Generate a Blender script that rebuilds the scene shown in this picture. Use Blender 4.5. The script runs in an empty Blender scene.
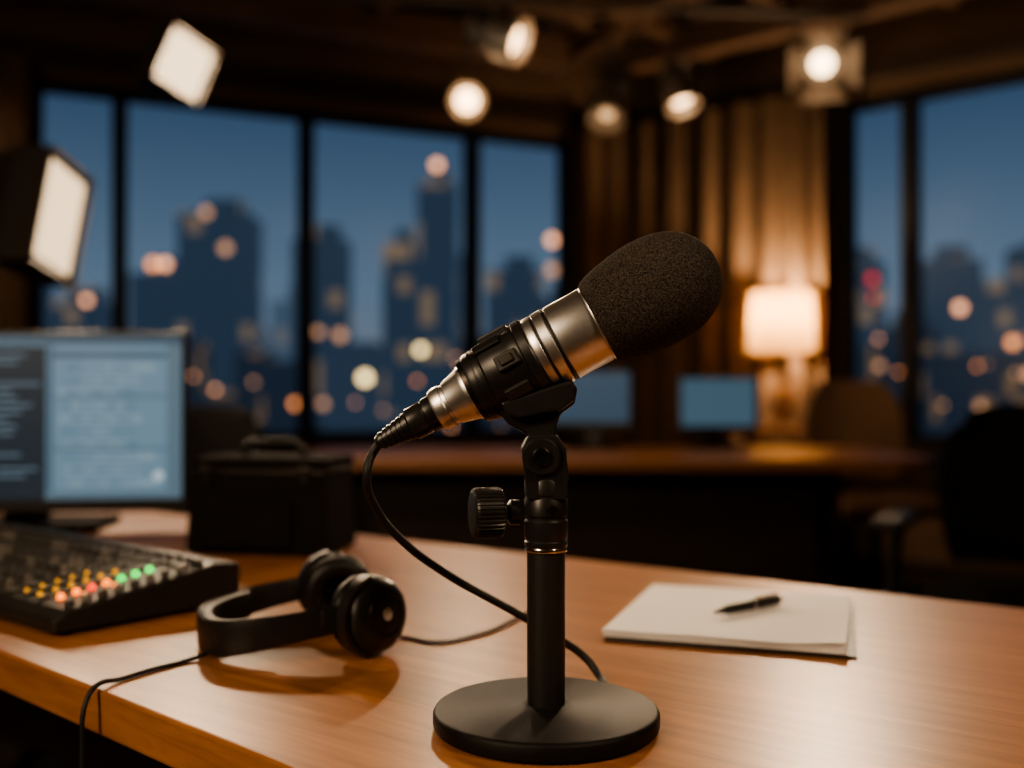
import bpy, bmesh, math, random
from mathutils import Vector, Matrix, Quaternion
random.seed(7)
scene = bpy.context.scene
COL = scene.collection
try:
    scene.view_settings.view_transform = 'AgX'
    scene.view_settings.look = 'AgX - Medium High Contrast'
except Exception as ex:
    print('look', ex)

# ------------------------------------------------------------------ materials
def new_mat(name):
    m = bpy.data.materials.new(name); m.use_nodes = True
    nt = m.node_tree
    return m, nt, nt.nodes['Principled BSDF'], nt.nodes['Material Output']

def pmat(name, col, rough=0.5, metal=0.0, var=0.15, nscale=40, bump=0.0, bscale=200, emis=None, estr=0, spec=None):
    m, nt, p, o = new_mat(name)
    tc = nt.nodes.new('ShaderNodeTexCoord')
    src = tc.outputs['Object']
    n = nt.nodes.new('ShaderNodeTexNoise'); n.inputs['Scale'].default_value = nscale; n.inputs['Detail'].default_value = 4
    nt.links.new(src, n.inputs['Vector'])
    r = nt.nodes.new('ShaderNodeValToRGB')
    r.color_ramp.elements[0].position = 0.3; r.color_ramp.elements[1].position = 0.7
    r.color_ramp.elements[0].color = (*[c*(1-var) for c in col], 1)
    r.color_ramp.elements[1].color = (*[min(1, c*(1+var)) for c in col], 1)
    nt.links.new(n.outputs['Fac'], r.inputs['Fac']); nt.links.new(r.outputs['Color'], p.inputs['Base Color'])
    p.inputs['Roughness'].default_value = rough; p.inputs['Metallic'].default_value = metal
    if spec is not None: p.inputs['Specular IOR Level'].default_value = spec
    if bump:
        n2 = nt.nodes.new('ShaderNodeTexNoise'); n2.inputs['Scale'].default_value = bscale; n2.inputs['Detail'].default_value = 3
        nt.links.new(src, n2.inputs['Vector'])
        b = nt.nodes.new('ShaderNodeBump'); b.inputs['Strength'].default_value = bump; b.inputs['Distance'].default_value = 0.002
        nt.links.new(n2.outputs['Fac'], b.inputs['Height']); nt.links.new(b.outputs['Normal'], p.inputs['Normal'])
    if emis:
        p.inputs['Emission Color'].default_value = (*emis, 1); p.inputs['Emission Strength'].default_value = estr
    return m

def wood_mat(name, c1, c2, rough, ang=0.0, spec=0.5):
    m, nt, p, o = new_mat(name)
    tc = nt.nodes.new('ShaderNodeTexCoord')
    mp = nt.nodes.new('ShaderNodeMapping'); mp.inputs['Rotation'].default_value = (0, 0, ang)
    mp2 = nt.nodes.new('ShaderNodeMapping'); mp2.inputs['Scale'].default_value = (2.2, 34, 34)
    nt.links.new(tc.outputs['Object'], mp.inputs['Vector']); nt.links.new(mp.outputs['Vector'], mp2.inputs['Vector'])
    n = nt.nodes.new('ShaderNodeTexNoise'); n.inputs['Scale'].default_value = 2.2; n.inputs['Detail'].default_value = 8; n.inputs['Roughness'].default_value = 0.66; n.inputs['Distortion'].default_value = 0.5
    nt.links.new(mp2.outputs['Vector'], n.inputs['Vector'])
    r = nt.nodes.new('ShaderNodeValToRGB')
    r.color_ramp.elements[0].position = 0.32; r.color_ramp.elements[1].position = 0.66
    r.color_ramp.elements[0].color = (*c1, 1); r.color_ramp.elements[1].color = (*c2, 1)
    nt.links.new(n.outputs['Fac'], r.inputs['Fac']); nt.links.new(r.outputs['Color'], p.inputs['Base Color'])
    b = nt.nodes.new('ShaderNodeBump'); b.inputs['Strength'].default_value = 0.12; b.inputs['Distance'].default_value = 0.001
    nt.links.new(n.outputs['Fac'], b.inputs['Height']); nt.links.new(b.outputs['Normal'], p.inputs['Normal'])
    p.inputs['Roughness'].default_value = rough; p.inputs['Specular IOR Level'].default_value = spec
    return m

def emat(name, col, s):
    m, nt, p, o = new_mat(name)
    p.inputs['Base Color'].default_value = (*[c*0.3 for c in col], 1)
    p.inputs['Emission Color'].default_value = (*col, 1); p.inputs['Emission Strength'].default_value = s
    p.inputs['Roughness'].default_value = 0.4
    return m

def foam_mat():
    m, nt, p, o = new_mat('foam_black')
    tc = nt.nodes.new('ShaderNodeTexCoord')
    n = nt.nodes.new('ShaderNodeTexNoise'); n.inputs['Scale'].default_value = 900; n.inputs['Detail'].default_value = 3
    v = nt.nodes.new('ShaderNodeTexVoronoi'); v.inputs['Scale'].default_value = 1000
    nt.links.new(tc.outputs['Object'], n.inputs['Vector']); nt.links.new(tc.outputs['Object'], v.inputs['Vector'])
    r = nt.nodes.new('ShaderNodeValToRGB')
    r.color_ramp.elements[0].position = 0.36; r.color_ramp.elements[1].position = 0.70
    r.color_ramp.elements[0].color = (0.014, 0.0118, 0.0105, 1); r.color_ramp.elements[1].color = (0.105, 0.086, 0.074, 1)
    nt.links.new(n.outputs['Fac'], r.inputs['Fac']); nt.links.new(r.outputs['Color'], p.inputs['Base Color'])
    mx = nt.nodes.new('ShaderNodeMath'); mx.operation = 'ADD'
    nt.links.new(n.outputs['Fac'], mx.inputs[0]); nt.links.new(v.outputs['Distance'], mx.inputs[1])
    b = nt.nodes.new('ShaderNodeBump'); b.inputs['Strength'].default_value = 0.6; b.inputs['Distance'].default_value = 0.0007
    nt.links.new(mx.outputs[0], b.inputs['Height']); nt.links.new(b.outputs['Normal'], p.inputs['Normal'])
    p.inputs['Roughness'].default_value = 0.95; p.inputs['Specular IOR Level'].default_value = 0.2
    return m

M = {}
M['desk'] = wood_mat('desk_oak', (0.285, 0.112, 0.038), (0.45, 0.195, 0.072), 0.34, 0.66, 0.30)
M['desk2'] = wood_mat('far_desk_oak', (0.18, 0.078, 0.030), (0.28, 0.125, 0.05), 0.4, 0.0)
M['darkwood'] = wood_mat('dark_walnut', (0.018, 0.010, 0.006), (0.04, 0.022, 0.012), 0.5)
M['floor'] = wood_mat('floor_dark_wood', (0.02, 0.013, 0.009), (0.045, 0.028, 0.018), 0.5)
M['wall'] = pmat('wall_brown_plaster', (0.11, 0.066, 0.037), 0.8, nscale=3, bump=0.2, bscale=60)
M['ceil'] = pmat('ceiling_dark', (0.05, 0.033, 0.022), 0.85, nscale=2.5, var=0.4, bump=0.2, bscale=30)
M['frame'] = pmat('window_frame_black', (0.007, 0.0065, 0.0065), 0.6, spec=0.3)
M['curtain'] = pmat('curtain_brown', (0.125, 0.083, 0.054), 0.9, nscale=30, bump=0.3, bscale=400, spec=0.1)
M['black'] = pmat('black_satin', (0.011, 0.0105, 0.010), 0.42, nscale=80, bump=0.15, bscale=900)
M['fixture'] = pmat('fixture_bronze_grey', (0.05, 0.040, 0.032), 0.5, nscale=60)
M['blackpl'] = pmat('black_plastic', (0.017, 0.016, 0.0155), 0.36, nscale=80)
M['blackm'] = pmat('black_powder_coat', (0.008, 0.0074, 0.007), 0.48, nscale=60, bump=0.2, bscale=1500, spec=0.22)
M['polem'] = pmat('pole_satin_black', (0.016, 0.015, 0.014), 0.45, nscale=60, bump=0.15, bscale=1500, spec=0.5)
M['rubber'] = pmat('black_rubber', (0.012, 0.012, 0.012), 0.55)
M['leather'] = pmat('black_leatherette', (0.010, 0.009, 0.008), 0.45, bump=0.3, bscale=300, spec=0.4)
M['fabric'] = pmat('chair_fabric_black', (0.010, 0.009, 0.009), 0.9, bump=0.3, bscale=500, spec=0.15)
M['beige'] = pmat('chair_fabric_beige', (0.22, 0.13, 0.075), 0.9, bump=0.3, bscale=300)
M['silver'] = pmat('satin_nickel', (0.74, 0.72, 0.70), 0.37, 1.0, var=0.04, nscale=300, bump=0.04, bscale=1200)
M['silver2'] = pmat('polished_nickel', (0.66, 0.63, 0.60), 0.18, 1.0, var=0.04)
M['darkmet'] = pmat('dark_metal', (0.05, 0.045, 0.04), 0.32, 0.9)
M['paper'] = pmat('paper_white', (0.95, 0.91, 0.88), 0.75, var=0.02, nscale=10)
M['cover'] = pmat('notebook_cover', (0.02, 0.018, 0.018), 0.5)
M['case'] = pmat('case_black_canvas', (0.012, 0.010, 0.009), 0.9, bump=0.5, bscale=300, spec=0.1)
M['mixer'] = pmat('mixer_charcoal', (0.022, 0.020, 0.018), 0.45, nscale=50, spec=0.4)
M['knob'] = pmat('knob_grey', (0.06, 0.055, 0.05), 0.45)
M['knobl'] = pmat('knob_light', (0.16, 0.145, 0.13), 0.45)
M['foam'] = foam_mat()

# ------------------------------------------------------------------ helpers
def empty(name, loc=(0, 0, 0), rot=(0, 0, 0), parent=None):
    e = bpy.data.objects.new(name, None); COL.objects.link(e)
    e.location = loc; e.rotation_euler = rot; e.empty_display_size = 0.05
    if parent: e.parent = parent
    return e

def finish(name, bm, mat, parent=None, loc=(0, 0, 0), rot=(0, 0, 0), smooth=True, sharp=0.6):
    bmesh.ops.recalc_face_normals(bm, faces=bm.faces)
    for f in bm.faces: f.smooth = smooth
    if smooth:
        for e in bm.edges:
            if len(e.link_faces) == 2 and e.calc_face_angle(0) > sharp: e.smooth = False
    me = bpy.data.meshes.new(name); bm.to_mesh(me); bm.free()
    if isinstance(mat, (list, tuple)):
        for mm in mat: me.materials.append(mm)
    else: me.materials.append(mat)
    ob = bpy.data.objects.new(name, me); COL.objects.link(ob)
    ob.location = loc
    if isinstance(rot, Quaternion):
        ob.rotation_mode = 'QUATERNION'; ob.rotation_quaternion = rot
    else: ob.rotation_euler = rot
    if parent: ob.parent = parent
    return ob

def add_box(bm, size, loc=(0, 0, 0), rot=None, mi=0):
    mat = Matrix.Translation(loc)
    if rot is not None: mat = mat @ Matrix.Rotation(rot, 4, 'Z')
    mat = mat @ Matrix.Diagonal((size[0], size[1], size[2], 1))
    r = bmesh.ops.create_cube(bm, size=1, matrix=mat)
    fs = set()
    for v in r['verts']:
        for f in v.link_faces: fs.add(f)
    for f in fs: f.material_index = mi

def bev(ob, w, seg=3):
    b = ob.modifiers.new('bevel', 'BEVEL'); b.width = w; b.segments = seg; b.limit_method = 'ANGLE'; b.angle_limit = 0.6
    return ob

def box(name, size, loc, mat, parent=None, rot=(0, 0, 0), bevel=0.002, seg=3):
    bm = bmesh.new(); add_box(bm, size)
    ob = finish(name, bm, mat, parent, loc, rot, smooth=False)
    if bevel: bev(ob, bevel, seg)
    return ob

def add_lathe(bm, prof, segs=48, mat4=None, mi=0):
    rings = []
    for r, z in prof:
        if r < 1e-6: rings.append([bm.verts.new((0, 0, z))])
        else: rings.append([bm.verts.new((r*math.cos(2*math.pi*i/segs), r*math.sin(2*math.pi*i/segs), z)) for i in range(segs)])
    fs = []
    for a, b in zip(rings[:-1], rings[1:]):
        for i in range(segs):
            j = (i+1) % segs
            if len(a) == 1 and len(b) == 1: continue
            if len(a) == 1: fs.append(bm.faces.new((a[0], b[i], b[j])))
            elif len(b) == 1: fs.append(bm.faces.new((a[i], a[j], b[0])))
            else: fs.append(bm.faces.new((a[i], a[j], b[j], b[i])))
    for f in fs: f.material_index = mi
    if mat4 is not None:
        for rr in rings:
            for v in rr: v.co = mat4 @ v.co

def lathe(name, prof, mat, parent=None, loc=(0, 0, 0), rot=(0, 0, 0), segs=64):
    bm = bmesh.new(); add_lathe(bm, prof, segs)
    return finish(name, bm, mat, parent, loc, rot)

def zrot(d): return Vector(d).normalized().to_track_quat('Z', 'Y')

def cylp(r, h, c=0.0):
    if c: return [(0, 0), (r-c, 0), (r, c), (r, h-c), (r-c, h), (0, h)]
    return [(0, 0), (r, 0), (r, h), (0, h)]

def rod(name, p0, p1, r, mat, parent=None, segs=24):
    p0 = Vector(p0); p1 = Vector(p1)
    return lathe(name, cylp(r, (p1-p0).length, min(r*0.15, 0.001)), mat, parent, p0, zrot(p1-p0), segs)

def prism(name, pts, thick, mat, parent=None, loc=(0, 0, 0), rot=(0, 0, 0), bevel=0.001):
    bm = bmesh.new()
    a = [bm.verts.new((x, -thick/2, z)) for x, z in pts]
    b = [bm.verts.new((x, thick/2, z)) for x, z in pts]
    bm.faces.new(a); bm.faces.new(b[::-1])
    n = len(pts)
    for i in range(n): bm.faces.new((a[i], b[i], b[(i+1) % n], a[(i+1) % n]))
    ob = finish(name, bm, mat, parent, loc, rot, smooth=False)
    if bevel: bev(ob, bevel)
    return ob

def slab(name, pts, z0, z1, mat, parent=None, bevel=0):
    bm = bmesh.new()
    a = [bm.verts.new((x, y, z0)) for x, y in pts]; b = [bm.verts.new((x, y, z1)) for x, y in pts]
    bm.faces.new(a); bm.faces.new(b)
    for i in range(len(pts)): bm.faces.new((a[i], a[(i+1) % len(pts)], b[(i+1) % len(pts)], b[i]))
    ob = finish(name, bm, mat, parent, smooth=False)
    if bevel: bev(ob, bevel)
    return ob

def cable(name, pts, r, mat, parent=None):
    cu = bpy.data.curves.new(name, 'CURVE'); cu.dimensions = '3D'; cu.bevel_depth = r; cu.bevel_resolution = 5; cu.resolution_u = 16
    sp = cu.splines.new('BEZIER'); sp.bezier_points.add(len(pts)-1)
    for bp, p in zip(sp.bezier_points, pts):
        bp.co = p; bp.handle_left_type = 'AUTO'; bp.handle_right_type = 'AUTO'
    cu.use_fill_caps = True
    cu.materials.append(mat)
    ob = bpy.data.objects.new(name, cu); COL.objects.link(ob)
    if parent: ob.parent = parent
    return ob

def catmull(pts, n=6):
    out = []
    P = [pts[0]] + list(pts) + [pts[-1]]
    for i in range(1, len(P)-2):
        for k in range(n):
            t = k/n
            q = []
            for c in range(2):
                p0, p1, p2, p3 = P[i-1][c], P[i][c], P[i+1][c], P[i+2][c]
                q.append(0.5*((2*p1)+(-p0+p2)*t+(2*p0-5*p1+4*p2-p3)*t*t+(-p0+3*p1-3*p2+p3)*t**3))
            out.append((max(q[0], 0), q[1]))
    out.append(pts[-1])
    return out

DZ = 0.75
# ------------------------------------------------------------------ room shell
C = Vector((0.644, 6.53)); L = Vector((-3.8, 4.436)); R = Vector((4.0, 3.614))
HZ = 3.0; W0 = 0.71; W1 = 2.50
def wall_frame(P0, P1):
    d = (P1-P0).normalized(); return math.atan2(d.y, d.x), (P1-P0).length
T = 0.14
def wall_obj(name, P0, P1, pieces):
    ang, ln = wall_frame(P0, P1)
    bm = bmesh.new()
    for s0, s1, z0, z1 in pieces:
        add_box(bm, (s1-s0, T, z1-z0), ((s0+s1)/2, T/2, (z0+z1)/2))
    return finish(name, bm, M['wall'], None, (P0.x, P0.y, 0), (0, 0, ang), smooth=False)
def sL(x): return (x-L.x)/((C-L).normalized().x)
def sR(x): return (x-C.x)/((R-C).normalized().x)
lnL = (C-L).length; lnR = (R-C).length
a0, a1 = sL(-2.33), sL(0.353)
wall_obj('wall_left', L, C, [(0, a0, 0, HZ), (a1, lnL+0.05, 0, HZ), (a0, a1, 0, W0), (a0, a1, W1, HZ)])
b0, b1 = sR(1.755), sR(3.30)
wall_obj('wall_right', C, R, [(0, b0, 0, HZ), (b1, lnR, 0, HZ), (b0, b1, 0, W0), (b0, b1, W1, HZ)])
wall_obj('wall_side_right', R, Vector((4.0, -2.5)), [(0, R.y+2.5, 0, HZ)])
wall_obj('wall_back', Vector((4.0, -2.5)), Vector((-3.8, -2.5)), [(0, 7.8, 0, HZ)])
wall_obj('wall_side_left', Vector((-3.8, -2.5)), L, [(0, L.y+2.5, 0, HZ)])
room = [(-3.8, -2.5), (4.0, -2.5), (4.0, 3.614), (0.644, 6.53), (-3.8, 4.436)]
slab('floor', room, -0.1, 0, M['floor']); slab('ceiling', room, HZ, HZ+0.1, M['ceil'])

gm, nt, p, o = new_mat('window_glass')
tr = nt.nodes.new('ShaderNodeBsdfTransparent'); tr.inputs['Color'].default_value = (0.95, 0.97, 1, 1)
gl = nt.nodes.new('ShaderNodeBsdfGlossy'); gl.inputs['Roughness'].default_value = 0.25
mx = nt.nodes.new('ShaderNodeMixShader'); mx.inputs[0].default_value = 0.008
nt.links.new(tr.outputs[0], mx.inputs[1]); nt.links.new(gl.outputs[0], mx.inputs[2]); nt.links.new(mx.outputs[0], o.inputs['Surface'])

wn = [0]
def window(P0, P1, s0, s1):
    wn[0] += 1
    ang, _ = wall_frame(P0, P1)
    d = (P1-P0).normalized()
    e = empty('window_%d' % wn[0], (P0.x+d.x*s0, P0.y+d.y*s0, W0), (0, 0, ang))
    w = s1-s0; h = W1-W0; t = 0.034
    bm = bmesh.new()
    add_box(bm, (t, 0.11, h), (t/2, 0.05, h/2)); add_box(bm, (t, 0.11, h), (w-t/2, 0.05, h/2))
    add_box(bm, (w, 0.11, t), (w/2, 0.05, t/2)); add_box(bm, (w, 0.11, t*1.3), (w/2, 0.05, h-t*0.65))
    finish('frame', bm, M['frame'], e, smooth=False)
    bm = bmesh.new(); vs = [bm.verts.new(c) for c in ((t, 0.06, t), (w-t, 0.06, t), (w-t, 0.06, h-t), (t, 0.06, h-t))]; bm.faces.new(vs)
    finish('glass', bm, gm, e, smooth=False)
xs = [-2.33, -1.977, -1.109, -0.216, 0.353]
for x0, x1 in zip(xs[:-1], xs[1:]): window(L, C, sL(x0), sL(x1))
xs = [1.755, 2.014, 2.75, 3.30]
for x0, x1 in zip(xs[:-1], xs[1:]): window(C, R, sR(x0), sR(x1))
dL = (C-L).normalized(); nL = Vector((dL.y, -dL.x)); dR = (R-C).normalized(); nR = Vector((dR.y, -dR.x))
def strip(name, P, d, n, s0, s1, z, h, dep, mat, off=0.0):
    q = P+d*((s0+s1)/2)+n*(dep/2+off)
    return box(name, (s1-s0, dep, h), (q.x, q.y, z), mat, None, (0, 0, math.atan2(d.y, d.x)), 0.004)
strip('trim_1', L, dL, nL, a0, a1, W0-0.025, 0.05, 0.10, M['darkwood'])
strip('trim_2', C, dR, nR, b0, b1, W0-0.025, 0.05, 0.10, M['darkwood'])
strip('trim_3', L, dL, nL, 0.1, lnL-0.1, 2.62, 0.10, 0.06, M['darkwood'])
strip('trim_4', C, dR, nR, 0.1, lnR-0.1, 2.62, 0.10, 0.06, M['darkwood'])
strip('baseboard_left', L, dL, nL, 0.05, lnL-0.05, 0.06, 0.12, 0.02, M['darkwood'])
strip('baseboard_right', C, dR, nR, 0.05, lnR-0.05, 0.06, 0.12, 0.02, M['darkwood'])

def curtain(name, path, z0, z1, amp=0.05, wl=0.19):
    pts = []
    for (A, B, n) in path:
        ln = (B-A).length; k = int(ln/0.012)
        for i in range(k): pts.append((A+(B-A)*(i/k), n))
    bm = bmesh.new(); prev = None
    nz = 10
    for i, (q, n) in enumerate(pts):
        s = i*0.012
        w = amp*(math.sin(2*math.pi*s/wl+0.9*math.sin(s*5))+0.3*math.sin(2*math.pi*s/wl*2.3+1))
        colv = []
        for j in range(nz+1):
            t = j/nz
            ww = w*(1.15-0.4*t)
            colv.append(bm.verts.new((q.x+n.x*ww, q.y+n.y*ww, z0+(z1-z0)*t)))
        if prev:
            for j in range(nz): bm.faces.new((prev[j], colv[j], colv[j+1], prev[j+1]))
        prev = colv
    return finish(name, bm, M['curtain'], sharp=3)
O = 0.18
A = L+dL*a1+nL*O; c0 = C+nL*O*1.0+nR*O*0.45; B = C+dR*(b0)+nR*O
curtain('curtain', [(A, c0, nL), (c0, B, nR)], 0.02, 2.55)
curtain('curtain', [(L+dL*0.9+nL*O, L+dL*(a0-0.01)+nL*O, nL)], 0.02, 2.55)

M['beam'] = wood_mat('beam_walnut', (0.08, 0.046, 0.027), (0.17, 0.10, 0.06), 0.6)
bm = bmesh.new()
angL = math.atan2(dL.y, dL.x); angR = math.atan2(dR.y, dR.x)
for off, z, h in ((0.50, 2.83, 0.16), (1.15, 2.86, 0.12)):
    q = L+dL*(lnL/2-0.1)+nL*off; add_box(bm, (lnL-0.9-off*0.3, 0.13, h), (q.x, q.y, z), angL)
    q = C+dR*(lnR/2-0.05)+nR*off; add_box(bm, (lnR-0.9-off*0.3, 0.13, h), (q.x, q.y, z), angR)
for k in range(7):
    q = L+dL*(0.7+k*0.62)+nL*0.72; add_box(bm, (0.07, 1.30, 0.10), (q.x, q.y, 2.90), angL)
for k in range(5):
    q = C+dR*(0.75+k*0.66)+nR*0.72; add_box(bm, (0.07, 1.30, 0.10), (q.x, q.y, 2.90), angR)
bev(finish('ceiling_beams', bm, M['beam'], smooth=False), 0.004)
rig = empty('lighting_rig')
def pipe(n, p0, p1): return rod(n, p0, p1, 0.022, M['fixture'], rig)
pipe('pipe_1', (-2.2, 3.5, 2.62), (2.0, 3.8, 2.62))
pipe('pipe_2', (-1.2, 4.5, 2.68), (1.6, 4.75, 2.68))
for k, (x, y, z) in enumerate(((-2.0, 3.514, 2.62), (1.8, 3.786, 2.62), (-1.0, 4.518, 2.68), (1.4, 4.73, 2.68))):
    rod('pipe_hanger_%d' % (k+1), (x, y, z+0.02), (x, y, HZ-0.001), 0.008, M['fixture'], rig)

# ------------------------------------------------------------------ light fixtures
WARM = (1.0, 0.74, 0.49)
def lens_mat(nm, s, c=(1.0, 0.70, 0.41)): return emat(nm, c, s)
def quatlight(parent, kind, nm, energy, loc, d=None, **kw):
    l = bpy.data.lights.new(nm, kind); l.energy = energy; l.color = kw.pop('color', WARM)
    for k, v in kw.items(): setattr(l, k, v)
    lo = bpy.data.objects.new(nm, l); COL.objects.link(lo); lo.parent = parent; lo.location = loc
    if d is not None:
        lo.rotation_mode = 'QUATERNION'; lo.rotation_quaternion = (-Vector(d)).to_track_quat('Z', 'Y')
    return lo
def spot_fixture(loc, target, topz, es, power, rad=0.06, lens=0.7, barn=False, spot=1.0, blend=0.6, spill=2.0, soft=None, sd=0.09):
    loc = Vector(loc); target = Vector(target)
    e = empty('studio_spotlight', loc)
    d = (target-loc).normalized(); q = zrot(d)
    lathe('housing', [(0, -0.19), (rad*0.62, -0.19), (rad*0.8, -0.17), (rad*0.85, -0.09), (rad*1.05, -0.07), (rad*1.12, 0.0), (rad*1.15, 0.03), (rad*1.05, 0.03), (rad*lens*1.02, -0.004), (0, -0.006)], M['fixture'], e, (0, 0, 0), q, 40)
    for k in range(3):
        zz = -0.16+k*0.022
        lathe('cooling_fin_%d' % (k+1), [(rad*0.8, zz), (rad*0.98, zz+0.002), (rad*0.98, zz+0.006), (rad*0.8, zz+0.008)], M['fixture'], e, (0, 0, 0), q, 32)
    lathe('lens', [(0, 0.010), (rad*lens*0.5, 0.008), (rad*lens, -0.003)], lens_mat('lens_glow', es), e, (0, 0, 0), q, 40)
    if barn:
        side = q @ Vector((1, 0, 0)); up = q @ Vector((0, 1, 0))
        for k, v in enumerate((side, -side, up, -up)):
            c = v*rad*1.5+d*0.06
            nrm = (v*0.75-d*0.65).normalized()
            bm = bmesh.new()
            t = d.cross(v).normalized(); f = (d*0.75+v*0.65).normalized()
            pts = [-t*rad*0.95-f*0.045, t*rad*0.95-f*0.045, t*rad*1.25+f*0.035, -t*rad*1.25+f*0.035]
            vs = [bm.verts.new(c+pp) for pp in pts]+[bm.verts.new(c+pp+nrm*0.003) for pp in pts]
            bm.faces.new(vs[:4]); bm.faces.new(vs[4:][::-1])
            for i in range(4): bm.faces.new((vs[i], vs[(i+1) % 4], vs[4+(i+1) % 4], vs[4+i]))
            finish('barn_door_%d' % (k+1), bm, M['fixture'], e, smooth=False)
    side = d.cross(Vector((0, 0, 1))).normalized(); mid = -d*0.05
    for k, sgn in enumerate((1, -1)):
        rod('yoke_arm_%d' % (k+1), mid+side*sgn*rad*1.25, mid+side*sgn*rad*1.25+Vector((0, 0, rad*2.4)), 0.006, M['fixture'], e, 12)
    rod('yoke_bar', mid-side*rad*1.3+Vector((0, 0, rad*2.4)), mid+side*rad*1.3+Vector((0, 0, rad*2.4)), 0.007, M['fixture'], e, 12)
    rod('drop_rod', mid+Vector((0, 0, rad*2.4)), Vector((mid.x, mid.y, topz-loc.z)), 0.009, M['fixture'], e, 12)
    if power: quatlight(e, 'SPOT', 'spot_lamp', power, d*0.08, d, spot_size=spot, spot_blend=blend, shadow_soft_size=soft or rad*0.8)
    if spill: quatlight(e, 'POINT', 'added_spill_lamp', spill, d*sd, None, shadow_soft_size=0.03, color=(1, 0.62, 0.33))  # added point lamp, warms housing, ceiling and beams
    return e

MIC = (0.03, 0.70, 0.95)
spot_fixture((-0.193, 4.5, 2.217), (0.0, 0.8, 0.9), 2.66, 4.5, 45, 0.066, 0.72, spot=0.7, spill=4.5)
spot_fixture((0.01, 4.0, 2.31), (1.6, 3.45, 1.60), 2.995, 4.5, 0, 0.078, 0.68, spill=4.5)
spot_fixture((1.125, 3.8, 2.157), (0.50, 0.95, 0.75), 2.61, 7, 140, 0.066, 0.62, barn=True, spot=0.8, spill=3, sd=0.17)
spot_fixture((0.72, 4.45, 2.20), (0.95, 4.05, 1.1), 2.66, 3.5, 0, 0.064, 0.64, spill=3)
spot_fixture((0.43, 4.75, 2.22), (0.3, 4.3, 1.3), 2.65, 0.7, 0, 0.075, 0.45, spill=0.8)
spot_fixture((1.5, -0.5, 2.55), (0.15, 0.82, 0.85), HZ, 7, 92, 0.07, spot=0.75, spill=2, soft=0.07)  # added unseen spot behind camera right, lights the mic front
spot_fixture((-2.5, 3.3, 2.45), (-2.75, 4.75, 1.5), HZ, 5, 32, 0.07, spot=1.3, spill=3)  # added spot off frame left, brightens the left curtain

def panel_light(name, loc, aim, w, h, roll, es, power, stand=None, hang=None, dep=0.13, back=0.40, rim=1.0):
    loc = Vector(loc); d = Vector(aim).normalized()
    q = (d).to_track_quat('Z', 'Y') @ Quaternion((0, 0, 1), roll)
    e = empty(name, loc); e.rotation_mode = 'QUATERNION'; e.rotation_quaternion = q
    S4 = ((-1, -1), (1, -1), (1, 1), (-1, 1))
    bm = bmesh.new()
    rw = 0.5+0.08*rim; rh = 0.5+0.06*rim
    f = [bm.verts.new((sx*w/2, sy*h/2, 0)) for sx, sy in S4]
    f2 = [bm.verts.new((sx*w*rw, sy*h*rh, 0.012)) for sx, sy in S4]
    f3 = [bm.verts.new((sx*w*rw, sy*h*rh, -dep*0.5)) for sx, sy in S4]
    g = [bm.verts.new((sx*w*back, sy*h*back, -dep)) for sx, sy in S4]
    for i in range(4):
        j = (i+1) % 4
        bm.faces.new((f[i], f[j], f2[j], f2[i])); bm.faces.new((f2[i], f2[j], f3[j], f3[i])); bm.faces.new((f3[i], f3[j], g[j], g[i]))
    bm.faces.new(g)
    finish('housing', bm, M['fixture'], e, smooth=False)
    bm = bmesh.new(); vs = [bm.verts.new((sx*w/2, sy*h/2, 0.001)) for sx, sy in S4]; bm.faces.new(vs)
    finish('diffuser', bm, lens_mat('diffuser_glow', es, (1.0, 0.72, 0.44)), e, smooth=False)
    l = bpy.data.lights.new('panel_lamp', 'AREA'); l.shape = 'RECTANGLE'; l.size = w*0.95; l.size_y = h*0.95; l.energy = power; l.color = WARM
    lo = bpy.data.objects.new('panel_lamp', l); COL.objects.link(lo); lo.parent = e; lo.location = (0, 0, 0.006); lo.rotation_euler = (math.pi, 0, 0)
    inv = q.inverted()
    def wl(v): return inv @ Vector(v)
    bk = Vector((0, 0, -dep*0.85))
    if hang:
        rod('drop_rod', bk, bk+wl((0, 0, hang-loc.z-(q @ bk).z)), 0.010, M['fixture'], e, 12)
    if stand:
        foot_c = bk+wl(stand)
        rod('bracket', bk, foot_c, 0.012, M['fixture'], e, 12)
        zb = loc.z+(q @ foot_c).z
        base = foot_c+wl((0, 0, -(zb-0.25)))
        rod('stand_pole', foot_c, base, 0.012, M['fixture'], e, 16)
        for k in range(3):
            a = k*2*math.pi/3+0.3
            rod('stand_leg_%d' % (k+1), base, base+wl((0.35*math.cos(a), 0.35*math.sin(a), -0.24)), 0.009, M['fixture'], e, 12)
    return e
panel_light('hanging_panel_light', (-1.090, 3.5, 2.060), (0.75, -0.72, -0.10), 0.150, 0.175, -0.36, 2.2, 26, hang=2.59, dep=0.19, back=0.48)
panel_light('added_fill_softbox', (-1.12, 2.6, 1.40), (1.0, -0.10, -0.06), 0.165, 0.245, -0.22, 1.7, 16, stand=(-0.12, 0.05, 0), dep=0.17, back=0.47, rim=1.6)
panel_light('added_fill_softbox', (-1.35, -0.55, 1.85), (1.35, 1.2, -0.95), 0.55, 0.75, 0.0, 1.5, 27, stand=(-0.2, -0.15, 0), dep=0.30)  # added unseen softbox behind camera left, brightens the silver mic body

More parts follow.
